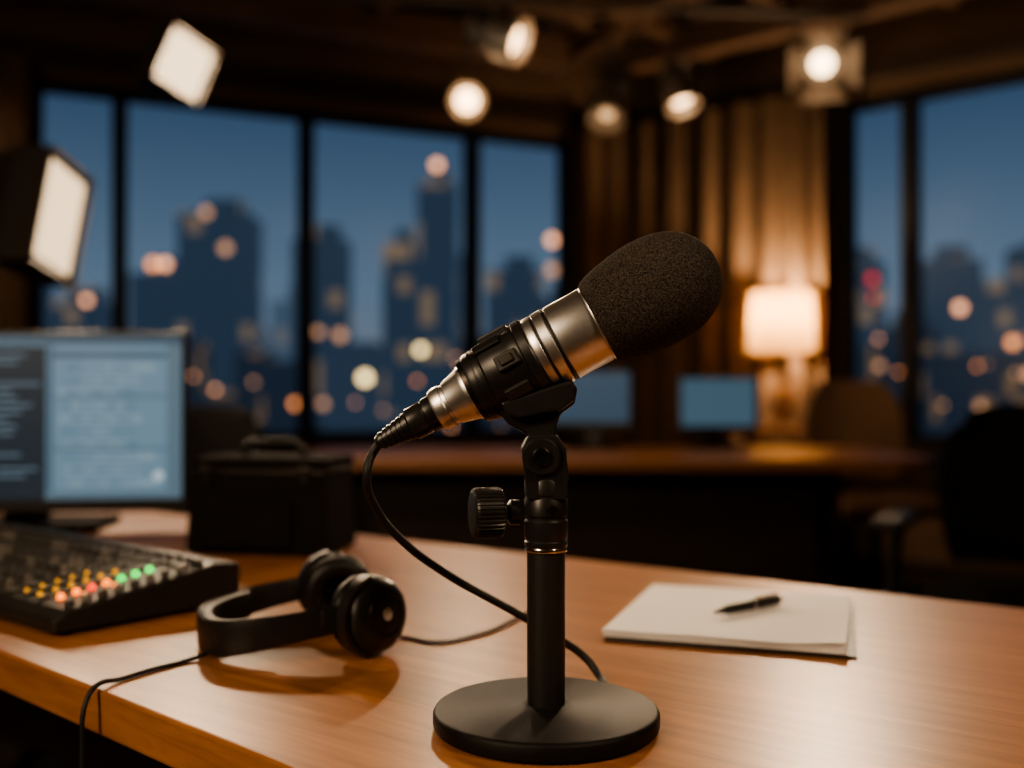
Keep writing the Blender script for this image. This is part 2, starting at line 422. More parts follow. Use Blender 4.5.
# ------------------------------------------------------------------ main desk
de = empty('studio_desk', (0, 0, 0))
pts = [(-1.486, 2.534), (0.81, 0.873), (0.313, 0.225), (-0.148, 0.640), (-0.441, 0.904), (-1.333, 1.708)]
slab('desktop', pts, DZ-0.034, DZ, M['desk'], de, 0.003)
for k, (x, y) in enumerate(((-1.30, 2.30), (0.66, 0.86), (0.33, 0.38), (-1.22, 1.80))):
    box('leg_%d' % (k+1), (0.06, 0.06, DZ-0.034), (x, y, (DZ-0.034)/2), M['black'], de, (0, 0, -0.63))
p0 = Vector((-1.28, 2.26)); p1 = Vector((0.62, 0.88)); m = (p0+p1)/2
box('modesty_panel', ((p1-p0).length, 0.02, 0.40), (m.x, m.y, 0.50), M['darkwood'], de, (0, 0, math.atan2(p1.y-p0.y, p1.x-p0.x)))

# ------------------------------------------------------------------ microphone + stand
SX, SY = 0.0227, 0.70
me_ = empty('studio_microphone', (SX, SY, DZ))
K = 1/1500.0
def lp(u, v, dy=0.0): return Vector(((u-546)*K, dy, (726-v)*K))   # stand-local metres (front elevation drawing)
lathe('base', [(0, 0.0008), (0.071, 0.0008), (0.0745, 0.002), (0.0752, 0.0045), (0.0752, 0.0105), (0.0742, 0.0125), (0.0725, 0.0135), (0.020, 0.0142), (0.0175, 0.0155), (0.0140, 0.0160), (0, 0.0160)], M['blackm'], me_, segs=128)
lathe('pole', [(0, 0.015), (0.0127, 0.015), (0.0127, 0.1215), (0, 0.1215)], M['polem'], me_)
lathe('height_collar', [(0, 0.1195), (0.0138, 0.1195), (0.0146, 0.121), (0.0146, 0.1235), (0.0138, 0.1245), (0.0142, 0.1255), (0.0147, 0.127), (0.0147, 0.137), (0.0136, 0.1385), (0.0136, 0.1400), (0.0147, 0.1410), (0.0147, 0.1510), (0.0138, 0.1525), (0.0138, 0.1540), (0.0145, 0.1550), (0.0145, 0.1640), (0.0125, 0.1670), (0, 0.1670)], M['blackpl'], me_)
lathe('collar_ring', [(0.0140, 0.1170), (0.0143, 0.1176), (0.0143, 0.1192), (0.0140, 0.1198)], M['silver2'], me_)
lathe('collar_screw', cylp(0.0032, 0.003, 0.0006), M['darkmet'], me_, (0.004, -0.0135, 0.146), zrot((0, -1, 0)), 24)
bm = bmesh.new()
def knurl(bm, r, h, n=36, dep=0.0009):
    prof = [(0, 0), (r*0.82, 0), (r*0.96, h*0.05), (r, h*0.12), (r, h*0.88), (r*0.94, h*0.96), (r*0.8, h), (0, h)]
    segs = n*4; rings = []
    for rr, z in prof:
        if rr == 0: rings.append([bm.verts.new((0, 0, z))]); continue
        ring = []
        for i in range(segs):
            cut = dep if (i % 4 in (0, 1) and rr > r*0.9) else 0
            aa = 2*math.pi*i/segs; q = rr-cut
            ring.append(bm.verts.new((q*math.cos(aa), q*math.sin(aa), z)))
        rings.append(ring)
    for A_, B_ in zip(rings[:-1], rings[1:]):
        for i in range(segs):
            j = (i+1) % segs
            if len(A_) == 1: bm.faces.new((A_[0], B_[i], B_[j]))
            elif len(B_) == 1: bm.faces.new((A_[i], A_[j], B_[0]))
            else: bm.faces.new((A_[i], A_[j], B_[j], B_[i]))
knurl(bm, 0.0170, 0.0205)
finish('tightening_knob', bm, M['blackpl'], me_, lp(502, 512)+Vector((0, -0.002, 0)), zrot((-1, -0.25, 0.0)), sharp=0.4)
lathe('knob_stem', [(0, 0), (0.0085, 0), (0.0085, 0.006), (0.0055, 0.008), (0.0055, 0.022), (0, 0.022)], M['blackpl'], me_, lp(519, 512), zrot((-1, -0.12, 0)), 32)
fk = [(-0.0125, 0.152), (0.0130, 0.152), (0.0145, 0.166), (0.0125, 0.186), (0.0070, 0.1945), (-0.0120, 0.1945), (-0.0165, 0.186), (-0.0145, 0.166)]
prism('swivel_fork_front', fk, 0.006, M['blackpl'], me_, (0, -0.0105, 0), bevel=0.0012)
prism('swivel_fork_back', fk, 0.006, M['blackpl'], me_, (0, 0.0105, 0), bevel=0.0012)
lathe('swivel_knuckle', cylp(0.0125, 0.034, 0.0012), M['blackpl'], me_, (-0.0035, 0.017, 0.1805), zrot((0, -1, 0)), 48)
lathe('swivel_screw', [(0, 0), (0.0062, 0), (0.0062, 0.0018), (0.0052, 0.0026), (0.003, 0.0026), (0.003, 0.0014), (0, 0.0014)], M['darkmet'], me_, (-0.0035, -0.0168, 0.1805), zrot((0, -1, 0)), 32)
sad = [(496, 398), (520, 382), (562, 368), (577, 388), (574, 404), (560, 414), (556, 426), (553, 462), (528, 462), (526, 434), (508, 424), (499, 412)]
prism('clip_saddle', [((u-546)*K, (726-v)*K) for u, v in sad], 0.0145, M['blackpl'], me_, bevel=0.002)
sad2 = [(500, 402), (570, 380), (574, 400), (560, 410), (520, 418), (506, 414)]
prism('clip_saddle_wide', [((u-546)*K, (726-v)*K) for u, v in sad2], 0.030, M['blackpl'], me_, bevel=0.002)

ax = Vector((0.880*math.cos(0.10), -0.10, 0.475)).normalized()
mb = empty('mic_body', lp(598, 323)); mb.parent = me_; mb.rotation_mode = 'QUATERNION'; mb.rotation_quaternion = ax.to_track_quat('Z', 'Y')
fo = [(0, -0.001), (38, -0.5), (41.5, 0), (44, 3), (47, 10), (50.5, 24), (53.5, 42), (55, 58), (54.5, 74), (52, 90), (46.5, 104), (38, 116), (26.5, 125), (13, 130.5), (0, 132)]
lathe('foam_windscreen', [(r*K, s*K) for r, s in catmull(fo, 5)], M['foam'], mb, segs=96)
lathe('mic_barrel', [(0, 0.004), (0.0262, 0.004), (0.0268, 0.002), (0.0268, -0.0005), (0.0262, -0.0015), (0.0266, -0.0025), (0.0266, -0.0275),
                     (0.0259, -0.0285), (0.0259, -0.0300), (0.0268, -0.0308), (0.0268, -0.0370), (0.0261, -0.0378), (0.0261, -0.0390), (0.0266, -0.0396), (0.0266, -0.0440), (0.0255, -0.0462), (0.0245, -0.0470), (0, -0.047)], M['silver'], mb, segs=96)
lathe('barrel_band', [(0.0262, -0.0283), (0.0264, -0.0287), (0.0264, -0.0298), (0.0262, -0.0302)], M['black'], mb, segs=96)
lathe('barrel_band_2', [(0.0263, -0.0376), (0.0266, -0.0379), (0.0266, -0.0389), (0.0263, -0.0393)], M['black'], mb, segs=96)
lathe('inner_barrel', [(0, -0.045), (0.0235, -0.045), (0.0235, -0.0960), (0, -0.096)], M['darkmet'], mb)
lathe('clip_sleeve', [(0.0225, -0.0455), (0.0272, -0.0455), (0.0280, -0.0465), (0.0280, -0.0520), (0.0268, -0.0530), (0.0268, -0.0600), (0.0262, -0.0610), (0.0262, -0.0800), (0.0250, -0.0815), (0.0250, -0.0900), (0.0240, -0.0925), (0.0225, -0.0930)], M['blackpl'], mb, segs=72)
lat = mb.rotation_quaternion.inverted() @ Vector((0, -1, 0))
upv = mb.rotation_quaternion.inverted() @ Vector((0, -0.45, 0.9))
base_a = math.atan2(lat.y, lat.x); up_a = math.atan2(upv.y, upv.x)
sgn = 1 if ((up_a-base_a+math.pi) % (2*math.pi)-math.pi) > 0 else -1
for k, (ang, z, sz) in enumerate(((0.25, -0.063, (0.011, 0.004, 0.016)), (0.25, -0.063, (0.006, 0.0065, 0.010)), (0.95, -0.072, (0.008, 0.004, 0.020)), (-0.55, -0.066, (0.009, 0.004, 0.018)), (1.7, -0.066, (0.012, 0.005, 0.022)), (2.6, -0.066, (0.010, 0.004, 0.02)))):
    aa = base_a+sgn*ang
    box('clip_latch_%d' % (k+1), sz, (0.0268*math.cos(aa), 0.0268*math.sin(aa), z), M['darkmet'] if k == 1 else M['blackpl'], mb, (0, 0, aa+math.pi/2), 0.0012)
for k, z in enumerate((-0.083, -0.0865)):
    lathe('sleeve_rib_%d' % (k+1), [(0.0245, z-0.001), (0.0255, z-0.0006), (0.0255, z+0.0006), (0.0245, z+0.001)], M['blackpl'], mb)
lathe('tail_cone', [(0, -0.090), (0.0205, -0.090), (0.0212, -0.0935), (0.0205, -0.0955), (0.0198, -0.0965), (0.0198, -0.0985), (0.0188, -0.1000), (0.0155, -0.1120), (0.0145, -0.1128), (0.0145, -0.1150), (0.0153, -0.1158), (0.0153, -0.1215), (0.0143, -0.1235), (0, -0.1235)], M['silver'], mb, segs=72)
pr = [(0, -0.122), (0.0118, -0.122), (0.0124, -0.1235), (0.0124, -0.1300), (0.0112, -0.1310), (0.0112, -0.1320), (0.0118, -0.1330), (0.0116, -0.1430), (0.0100, -0.1445)]
z = -0.1450; r = 0.0100
for i in range(6):
    pr += [(r, z), (r, z-0.0022), (r-0.0012, z-0.0026), (r-0.0012, z-0.0036)]
    z -= 0.0040; r -= 0.00075
pr += [(0.0048, z), (0.0042, z-0.002), (0, z-0.002)]
lathe('cable_plug', pr, M['blackpl'], mb, segs=48)
tail = lp(598, 323)+ax*(-0.168)
cp = [tail+Vector((0.004, 0, 0.002)), tail+Vector((-0.0045, 0.003, -0.006)), (-0.1213, 0.014, 0.1669), (-0.1173, 0.03, 0.142), (-0.0991, 0.05, 0.1147), (-0.0667, 0.07, 0.0869), (-0.0204, 0.09, 0.057),
      (0.0125, 0.105, 0.0339), (0.0345, 0.112, 0.0167), (0.0440, 0.103, 0.0055), (0.046, 0.085, 0.0045), (0.042, 0.06, 0.006)]
cable('mic_cable', cp, 0.0030, M['rubber'], me_)

# ------------------------------------------------------------------ headphones
hc = Vector((-0.143, 0.950)); av = Vector((0.38, -0.92)).normalized()
hp = empty('headphones', (hc.x, hc.y, DZ), (0, 0, math.atan2(av.y, av.x))); hp.scale = (0.87, 0.86, 0.86)
def cup(name, x, sgn, twist):
    e = empty(name, (x, 0, 0.0405), (0, 0, twist)); e.parent = hp
    q = zrot((sgn, 0, 0.12))
    lathe('shell', catmull([(0, 0.020), (0.012, 0.020), (0.024, 0.0185), (0.033, 0.0135), (0.0375, 0.005), (0.038, -0.002), (0.035, -0.006), (0, -0.006)], 4), M['blackpl'], e, (0, 0, 0), q)
    lathe('trim_ring', [(0.019, 0.0195), (0.0205, 0.0208), (0.022, 0.0203), (0.0225, 0.018)], M['darkmet'], e, (0, 0, 0), q)
    lathe('badge', [(0, 0.0212), (0.006, 0.0211), (0.0065, 0.019)], M['silver2'], e, (0, 0, 0), q, 32)
    t = [(0.0275+0.0110*math.cos(a_), -0.015+0.012*math.sin(a_)) for a_ in [i*2*math.pi/20 for i in range(21)]]
    lathe('ear_cushion', t, M['leather'], e, (0, 0, 0), q)
    lathe('speaker_cloth', [(0, -0.010), (0.020, -0.010)], M['fabric'], e, (0, 0, 0), q)
    bmx = bmesh.new(); prev = None
    for i in range(17):
        a_ = math.pi+(i-8)/8*1.35
        c_ = Vector((0.002*sgn, 0.0415*math.cos(a_), 0.0415*math.sin(a_))); n_ = Vector((0, math.cos(a_), math.sin(a_)))
        ring = [bmx.verts.new(c_+n_*dn+Vector((dx, 0, 0))) for dn, dx in ((-0.002, -0.006), (0.003, -0.006), (0.003, 0.006), (-0.002, 0.006))]
        if prev:
            for k in range(4): bmx.faces.new((prev[k], prev[(k+1) % 4], ring[(k+1) % 4], ring[k]))
        prev = ring
    yk = finish('yoke', bmx, M['blackpl'], e); yk.scale = (1, 1, 0.93)
    return e
cup('ear_cup_right', 0.077, 1, 0.50)
cup('ear_cup_left', -0.077, -1, -0.10)
def band(name, rin, rout, hw, mat, t0, t1):
    bmx = bmesh.new(); prev = None; n = 60
    for i in range(n+1):
        t = t0+(t1-t0)*i/n
        ct, st = math.cos(t), math.sin(t)
        X = 0.082*math.copysign(abs(ct)**0.72, ct); Y = -0.030-0.122*abs(st)**0.85
        nn = Vector((ct/0.082, -st/0.122)).normalized()
        zc = 0.0405-0.019*abs(st); hh = hw*(0.75+0.25*abs(st))
        prof = []; m_ = 12
        for k in range(m_):
            a_ = 2*math.pi*k/m_
            cc, ss = math.cos(a_), math.sin(a_)
            rr = (rin+rout)/2+(rout-rin)/2*math.copysign(abs(cc)**0.6, cc)
            zz = hh*math.copysign(abs(ss)**0.5, ss)
            prof.append(bmx.verts.new((X+nn.x*rr, Y+nn.y*rr, zc+zz)))
        if prev:
            for k in range(m_): bmx.faces.new((prev[k], prev[(k+1) % m_], prof[(k+1) % m_], prof[k]))
        else: bmx.faces.new(prof)
        prev = prof
    bmx.faces.new(prev[::-1])
    return finish(name, bmx, mat, hp)
band('headband', 0.0, 0.006, 0.0175, M['blackpl'], 0.0, math.pi)
band('headband_padding', -0.011, 0.001, 0.0165, M['leather'], 0.55, math.pi-0.55)
for k, sx in enumerate((1, -1)):
    box('slider_%d' % (k+1), (0.010, 0.036, 0.020), (sx*0.0835, -0.036, 0.0405), M['blackpl'], hp, (0, 0, 0), 0.003)
    box('slider_plate_%d' % (k+1), (0.003, 0.016, 0.008), (sx*0.0885, -0.034, 0.0405), M['darkmet'], hp, (0, 0, 0), 0.001)
hpc = empty('headphone_cord', (0, 0, DZ))
cable('cord_right', [(-0.118, 0.920, 0.010), (-0.100, 0.945, 0.0022), (-0.065, 0.925, 0.0022), (-0.03, 0.955, 0.0022), (0.0, 1.01, 0.0022), (0.02, 1.06, 0.0022)], 0.0017, M['rubber'], hpc)
cable('cord_left', [(-0.250, 0.880, 0.006), (-0.266, 0.863, 0.0022), (-0.283, 0.838, 0.0022), (-0.300, 0.808, 0.0022), (-0.3105, 0.7830, 0.0030), (-0.3140, 0.7750, -0.006), (-0.3150, 0.7710, -0.04), (-0.311, 0.769, -0.14), (-0.305, 0.77, -0.30), (-0.30, 0.78, -0.60), (-0.29, 0.80, -0.745)], 0.0019, M['rubber'], hpc)

# ------------------------------------------------------------------ mixer
Px, Py = -0.411, 0.943
mxr = empty('audio_mixer', (Px, Py, DZ), (0, 0, math.atan2(-0.639, 0.769)))
LX, DY = 0.50, 0.200; h0, h1 = 0.024, 0.044
bm = bmesh.new()
prof = [(0, 0.004), (DY, 0.004), (DY, h1), (DY-0.03, h1+0.003), (0.012, h0), (0, h0-0.008)]
A_ = [bm.verts.new((0, y, z)) for y, z in prof]; B_ = [bm.verts.new((-LX, y, z)) for y, z in prof]
bm.faces.new(A_); bm.faces.new(B_[::-1])
for i in range(len(prof)):
    j = (i+1) % len(prof); bm.faces.new((A_[i], B_[i], B_[j], A_[j]))
bev(finish('body', bm, M['mixer'], mxr, smooth=False), 0.003)
for k, (x, y) in enumerate(((-0.02, 0.02), (-0.02, DY-0.02), (-LX+0.02, 0.02), (-LX+0.02, DY-0.02))):
    lathe('foot_%d' % (k+1), cylp(0.008, 0.006), M['rubber'], mxr, (x, y, 0), segs=20)
sl = math.atan2(h1+0.003-h0, DY-0.03-0.012)
def topz(y): return h0+(y-0.012)*math.tan(sl)
LED = [emat('led_orange', (1, 0.20, 0.01), 3.6), emat('led_green', (0.02, 0.9, 0.10), 2.2), emat('led_yellow', (0.85, 0.36, 0.01), 1.3), emat('led_red', (1, 0.05, 0.01), 2.6)]
bmL = bmesh.new(); bmK = bmesh.new(); bmB = bmesh.new()
R4 = Matrix.Rotation(sl, 4, 'X')
def at(x, y, dz=0): return Matrix.Translation((x, y, topz(y)+dz)) @ R4
for i, y in enumerate([0.030+0.0155*k for k in range(7)]):
    mi = [0, 0, 3, 0, 1, 1, 1][i]
    add_lathe(bmL, [(0, 0.0052), (0.0030, 0.0042), (0.0038, 0)], 14, at(-0.046, y), mi)
    if i < 6: add_lathe(bmL, [(0, 0.004), (0.0020, 0.003), (0.0028, 0)], 14, at(-0.078, y-0.004), 2)
    if i < 5: add_lathe(bmL, [(0, 0.004), (0.0016, 0.003), (0.0024, 0)], 14, at(-0.105, y-0.004), 2)
    if i in (1, 3): add_lathe(bmL, [(0, 0.004), (0.0016, 0.003), (0.0022, 0)], 14, at(-0.030, y), 0)
finish('led_meters', bmL, LED, mxr)
rk = random.Random(4)
for ci in range(20):
    x = -0.135-ci*0.018
    for ri in range(7):
        y = 0.024+ri*0.0185
        mi = 1 if rk.random() < 0.3 else 0
        if ri % 3 == 2:
            bmesh.ops.create_cube(bmB, size=1, matrix=at(x, y, 0.002) @ Matrix.Diagonal((0.010, 0.006, 0.004, 1)))
        else:
            add_lathe(bmK, [(0.0056, 0), (0.0052, 0.002), (0.0040, 0.003), (0.0037, 0.0085), (0.003, 0.009), (0, 0.009)], 14, at(x, y), mi)
for ri in range(8):
    y = 0.022+ri*0.0165
    add_lathe(bmK, [(0.0050, 0), (0.0046, 0.003), (0.0036, 0.006), (0, 0.006)], 16, at(-0.014, y), ri % 2)
    for xx in (-0.062, -0.092, -0.119):
        bmesh.ops.create_cube(bmB, size=1, matrix=at(xx, y, 0.0015) @ Matrix.Diagonal((0.009, 0.010, 0.003, 1)))
for ci in range(24):
    x = -0.02-ci*0.0195
    for yy, hh in ((DY-0.040, 0.006), (DY-0.054, 0.004)):
        bmesh.ops.create_cube(bmB, size=1, matrix=at(x, yy, hh/2) @ Matrix.Diagonal((0.013, 0.008, hh, 1)))
finish('knobs', bmK, [M['knob'], M['knobl']], mxr); bev(finish('buttons', bmB, M['knob'], mxr, smooth=False), 0.0008)

# ------------------------------------------------------------------ monitors
def monitor(loc, rotz, w, h, z0, strong, tint, detailed):
    e = empty('computer_monitor', loc, (0, 0, rotz))
    bz = z0
    box('bezel', (w, 0.022, h), (0, 0.012, bz+h/2), M['blackpl'], e, bevel=0.004)
    box('back_shell', (w*0.6, 0.05, h*0.6), (0, 0.04, bz+h/2), M['blackpl'], e, bevel=0.015)
    sw, sh = w-0.014, h-0.028; sz = bz+0.021+sh/2
    def quads(name, lst, col, s, off):
        bmx = bmesh.new()
        for x0, x1, y0, y1 in lst:
            vs = [bmx.verts.new((-sw/2+sw*xx, off, sz-sh/2+sh*yy)) for xx, yy in ((x0, y0), (x1, y0), (x1, y1), (x0, y1))]
            bmx.faces.new(vs)
        return finish(name, bmx, emat(name+'_px', col, s), e, smooth=False)
    quads('screen', [(0, 1, 0, 1)], tint, strong, -0.0002)
    if detailed:
        rr = random.Random(3)
        quads('track_pane', [(0.0, 0.595, 0, 0.93)], (0.010, 0.020, 0.031), strong, -0.0006)
        quads('title_bar', [(0, 1, 0.94, 1)], (0.04, 0.075, 0.11), strong, -0.0006)
        quads('right_margin', [(0.955, 1, 0, 0.94), (0.60, 0.955, 0.0, 0.05)], (0.08, 0.13, 0.17), strong, -0.0006)
        quads('track_lanes', [(0.02, 0.39, 0.06+i*0.075, 0.115+i*0.075) for i in range(11)], (0.03, 0.06, 0.09), strong, -0.0009)
        wav = []
        for i in range(11):
            yc = 0.0875+i*0.075; x = 0.03
            while x < 0.38:
                a_ = 0.004+0.02*abs(math.sin(x*37+i*2.1))*rr.random(); wav.append((x, x+0.003, yc-a_, yc+a_)); x += 0.005
        quads('waveforms', wav, (0.10, 0.28, 0.34), strong, -0.0012)
        quads('track_labels', [(0.41+rr.random()*0.04, 0.48+rr.random()*0.10, 0.05+i*0.043, 0.065+i*0.043) for i in range(20) if rr.random() < 0.8], (0.09, 0.14, 0.18), strong, -0.0012)
        quads('clip_blocks', [(0.62+0.31*rr.random()*0.3, 0.80+0.15*rr.random(), 0.075+i*0.078, 0.125+i*0.078) for i in range(11)], (0.155, 0.235, 0.29), strong, -0.0009)
        wav = []
        for i in range(11):
            yc = 0.10+i*0.078; x = 0.65
            while x < 0.86:
                a_ = 0.003+0.02*abs(math.sin(x*41+i*1.7))*rr.random(); wav.append((x, x+0.003, yc-a_, yc+a_)); x += 0.0045
        quads('clip_waveforms', wav, (0.06, 0.12, 0.17), strong, -0.0012)
        quads('dark_rows', [(0.60, 0.955, 0.30, 0.312), (0.60, 0.955, 0.62, 0.632), (0.60, 0.955, 0.86, 0.90), (0.60, 0.615, 0.05, 0.94)], (0.05, 0.09, 0.125), strong, -0.0014)
        bmx = bmesh.new(); add_lathe(bmx, [(0, 0), (0.008, 0)], 24, Matrix.Translation((sw*0.43, -0.0016, sz-sh*0.36)) @ Matrix.Rotation(math.pi/2, 4, 'X'))
        finish('cursor_dot', bmx, emat('dot_px', (0.36, 0.45, 0.5), strong), e, smooth=False)
    box('neck', (0.07, 0.02, bz+h*0.35), (0, 0.06, (bz+h*0.35)/2+0.006), M['blackpl'], e, bevel=0.004)
    box('foot', (min(0.26, w*0.6), 0.17, 0.012), (0, 0.05, 0.0065), M['case'], e, bevel=0.005)
    return e
monitor((-0.785, 1.655, DZ), 0.10, 0.53, 0.288, 0.030, 1.1, (0.110, 0.185, 0.25), True)
monitor((0.79, 4.02, DZ), 0.15, 0.31, 0.21, 0.065, 0.45, (0.12, 0.22, 0.31), False)
monitor((0.30, 4.00, DZ), -0.25, 0.31, 0.22, 0.08, 0.20, (0.07, 0.2, 0.38), False)

# ------------------------------------------------------------------ equipment case
ec = empty('equipment_case', (-0.335, 1.475, DZ), (0, 0, -0.18))
bm = bmesh.new()
bw, bd, hh = 0.205, 0.13, 0.118
lo = [bm.verts.new((sx*bw/2, sy*bd/2, 0.001)) for sx, sy in ((-1, -1), (1, -1), (1, 1), (-1, 1))]
hi = [bm.verts.new((sx*bw/2*0.93, sy*bd/2*0.9, hh)) for sx, sy in ((-1, -1), (1, -1), (1, 1), (-1, 1))]
bm.faces.new(lo); bm.faces.new(hi)
for i in range(4): bm.faces.new((lo[i], lo[(i+1) % 4], hi[(i+1) % 4], hi[i]))
bev(finish('body', bm, M['case'], ec, smooth=False), 0.008)
box('lid', (0.198, 0.122, 0.018), (0, 0, 0.123), M['case'], ec, bevel=0.006)
box('lid_seam', (0.197, 0.121, 0.004), (0, 0, 0.113), M['darkmet'], ec, bevel=0.001)
box('front_pocket', (0.13, 0.014, 0.065), (-0.01, -0.066, 0.045), M['case'], ec, bevel=0.005)
cable('handle', [(-0.045, 0, 0.130), (-0.04, 0, 0.146), (0, 0, 0.150), (0.04, 0, 0.146), (0.045, 0, 0.130)], 0.005, M['leather'], ec)
for k, sx in enumerate((-1, 1)):
    box('latch_%d' % (k+1), (0.016, 0.006, 0.026), (sx*0.07, -0.062, 0.108), M['darkmet'], ec, bevel=0.0015)

# ------------------------------------------------------------------ notebook + pen
nb = empty('notepad', (0.218, 1.022, DZ), (0, 0, math.atan2(-0.32, 0.92)))
box('backing_cover', (0.214, 0.238, 0.0022), (0.003, -0.003, 0.0013), M['cover'], nb, (0, 0, 0.03), 0.0006)
bm = bmesh.new()
rr = random.Random(5)
for i in range(7):
    add_box(bm, (0.208+rr.uniform(-.001, .001), 0.232, 0.00075), (rr.uniform(-.001, .001), rr.uniform(-.001, .001), 0.0029+i*0.00085), rr.uniform(-0.007, 0.007))
finish('pages', bm, M['paper'], nb, smooth=False)
bm = bmesh.new()
nx, ny = 20, 20; g = []
for i in range(nx+1):
    row = []
    for j in range(ny+1):
        x = -0.104+0.208*i/nx; y = -0.116+0.232*j/ny
        lift = 0.004*max(0, (i/nx-0.75)/0.25)**2*max(0, (1-j/ny-0.55)/0.45)
        row.append(bm.verts.new((x, y, 0.0090+lift+0.0003*math.sin(x*60+y*30))))
    g.append(row)
for i in range(nx):
    for j in range(ny): bm.faces.new((g[i][j], g[i+1][j], g[i+1][j+1], g[i][j+1]))
finish('top_sheet', bm, M['paper'], nb, (0, 0, 0), (0, 0, 0.008))
pn = empty('ballpoint_pen', (0.190, 0.988, DZ+0.0150)); pn.rotation_mode = 'QUATERNION'
pd = Vector((0.076, 0.060, 0)).normalized(); pn.rotation_quaternion = pd.to_track_quat('Z', 'Y')
lathe('barrel', [(0, 0.0), (0.0007, 0.0), (0.0012, 0.003), (0.0032, 0.014), (0.0046, 0.020), (0.0048, 0.055), (0.0050, 0.056), (0.0050, 0.093), (0.0040, 0.096), (0, 0.096)], M['blackpl'], pn, segs=32)
lathe('ring', [(0.0049, 0.0545), (0.0053, 0.055), (0.0053, 0.057), (0.0049, 0.0575)], M['silver2'], pn, segs=32)
lathe('clicker', cylp(0.0026, 0.006, 0.0005), M['silver2'], pn, (0, 0, 0.095), segs=20)
iv = pn.rotation_quaternion.inverted() @ Vector((0, 0, 1))
box('clip', (0.0025, 0.0025, 0.034), iv*0.0062+Vector((0, 0, 0.077)), M['silver2'], pn, (0, 0, 0), 0.0005)

# ------------------------------------------------------------------ far desk, lamp, chairs etc.
fd = empty('conference_desk', (0, 0, 0))
pts = []
for cx, cy, a0_, r_ in ((1.20, 3.53, -90, 0.20), (1.30, 4.10, 0, 0.10)):
    for k in range(9):
        a_ = math.radians(a0_+k*11.25)
        pts.append((cx+r_*math.cos(a_), cy+r_*math.sin(a_)))
pts += [(-0.75, 4.20), (-0.75, 3.38)]
slab('desktop', pts, 0.715, DZ, M['desk2'], fd, 0.004)
box('front_panel', (1.6, 0.03, 0.60), (0.25, 3.62, 0.415), M['darkwood'], fd)
box('drawer_pedestal', (0.42, 0.45, 0.70), (0.95, 3.93, 0.365), M['darkwood'], fd)
box('side_panel', (0.04, 0.7, 0.71), (-0.6, 3.8, 0.36), M['darkwood'], fd)
for k in range(3): box('drawer_front_%d' % (k+1), (0.38, 0.02, 0.2), (0.95, 3.695, 0.15+k*0.22), M['darkwood'], fd)

LPX, LPY = 1.377, 5.36
cs = empty('console_table', (LPX, LPY, 0), (0, 0, math.atan2(dR.y, dR.x)))
box('top', (0.60, 0.30, 0.035), (0, 0, 0.7625), M['desk2'], cs, bevel=0.004)
for k, (x, y) in enumerate(((-0.26, -0.12), (0.26, -0.12), (-0.26, 0.12), (0.26, 0.12))):
    box('leg_%d' % (k+1), (0.04, 0.04, 0.745), (x, y, 0.3725), M['darkwood'], cs)
box('shelf', (0.52, 0.26, 0.025), (0, 0, 0.25), M['darkwood'], cs)

shade_m, nt, p, o = new_mat('lampshade_linen')
n = nt.nodes.new('ShaderNodeTexNoise'); n.inputs['Scale'].default_value = 120
r = nt.nodes.new('ShaderNodeValToRGB'); r.color_ramp.elements[0].color = (0.27, 0.165, 0.075, 1); r.color_ramp.elements[1].color = (0.34, 0.215, 0.10, 1)
nt.links.new(n.outputs['Fac'], r.inputs['Fac'])
tl = nt.nodes.new('ShaderNodeBsdfTranslucent'); nt.links.new(r.outputs['Color'], tl.inputs['Color'])
df = nt.nodes.new('ShaderNodeBsdfDiffuse'); nt.links.new(r.outputs['Color'], df.inputs['Color'])
mx = nt.nodes.new('ShaderNodeMixShader'); mx.inputs[0].default_value = 0.6
nt.links.new(tl.outputs[0], mx.inputs[1]); nt.links.new(df.outputs[0], mx.inputs[2]); nt.links.new(mx.outputs[0], o.inputs['Surface'])
tlp = empty('table_lamp', (LPX, LPY, 0.7805))
lathe('lamp_base', catmull([(0, 0.001), (0.075, 0.001), (0.078, 0.012), (0.03, 0.022), (0.022, 0.035), (0.055, 0.08), (0.062, 0.13), (0.045, 0.19), (0.018, 0.23), (0.012, 0.25), (0, 0.255)], 4), pmat('lamp_ceramic', (0.25, 0.14, 0.07), 0.3), tlp)
rod('lamp_stem', (0, 0, 0.24), (0, 0, 0.46), 0.007, M['darkmet'], tlp)
lathe('lamp_shade', [(0.172, 0.390), (0.155, 0.690)], shade_m, tlp)
lathe('bulb', catmull([(0, 0.45), (0.014, 0.455), (0.030, 0.49), (0.028, 0.515), (0.012, 0.532), (0, 0.535)], 4), emat('bulb_glow', (1, 0.7, 0.4), 8), tlp)
for k in range(3):
    a_ = k*2*math.pi/3
    rod('shade_spider_%d' % (k+1), (0, 0, 0.445), (0.163*math.cos(a_), 0.163*math.sin(a_), 0.50), 0.002, M['darkmet'], tlp, 8)
quatlight(tlp, 'POINT', 'lamp_light', 66, (0, 0, 0.590), None, shadow_soft_size=0.035, color=(1, 0.68, 0.40))

vs_ = empty('flower_vase', (LPX+0.19, LPY-0.15, 0.7805))
lathe('body', catmull([(0, 0.001), (0.04, 0.001), (0.06, 0.06), (0.065, 0.12), (0.04, 0.17), (0.028, 0.2), (0.038, 0.22)], 4), M['darkmet'], vs_)

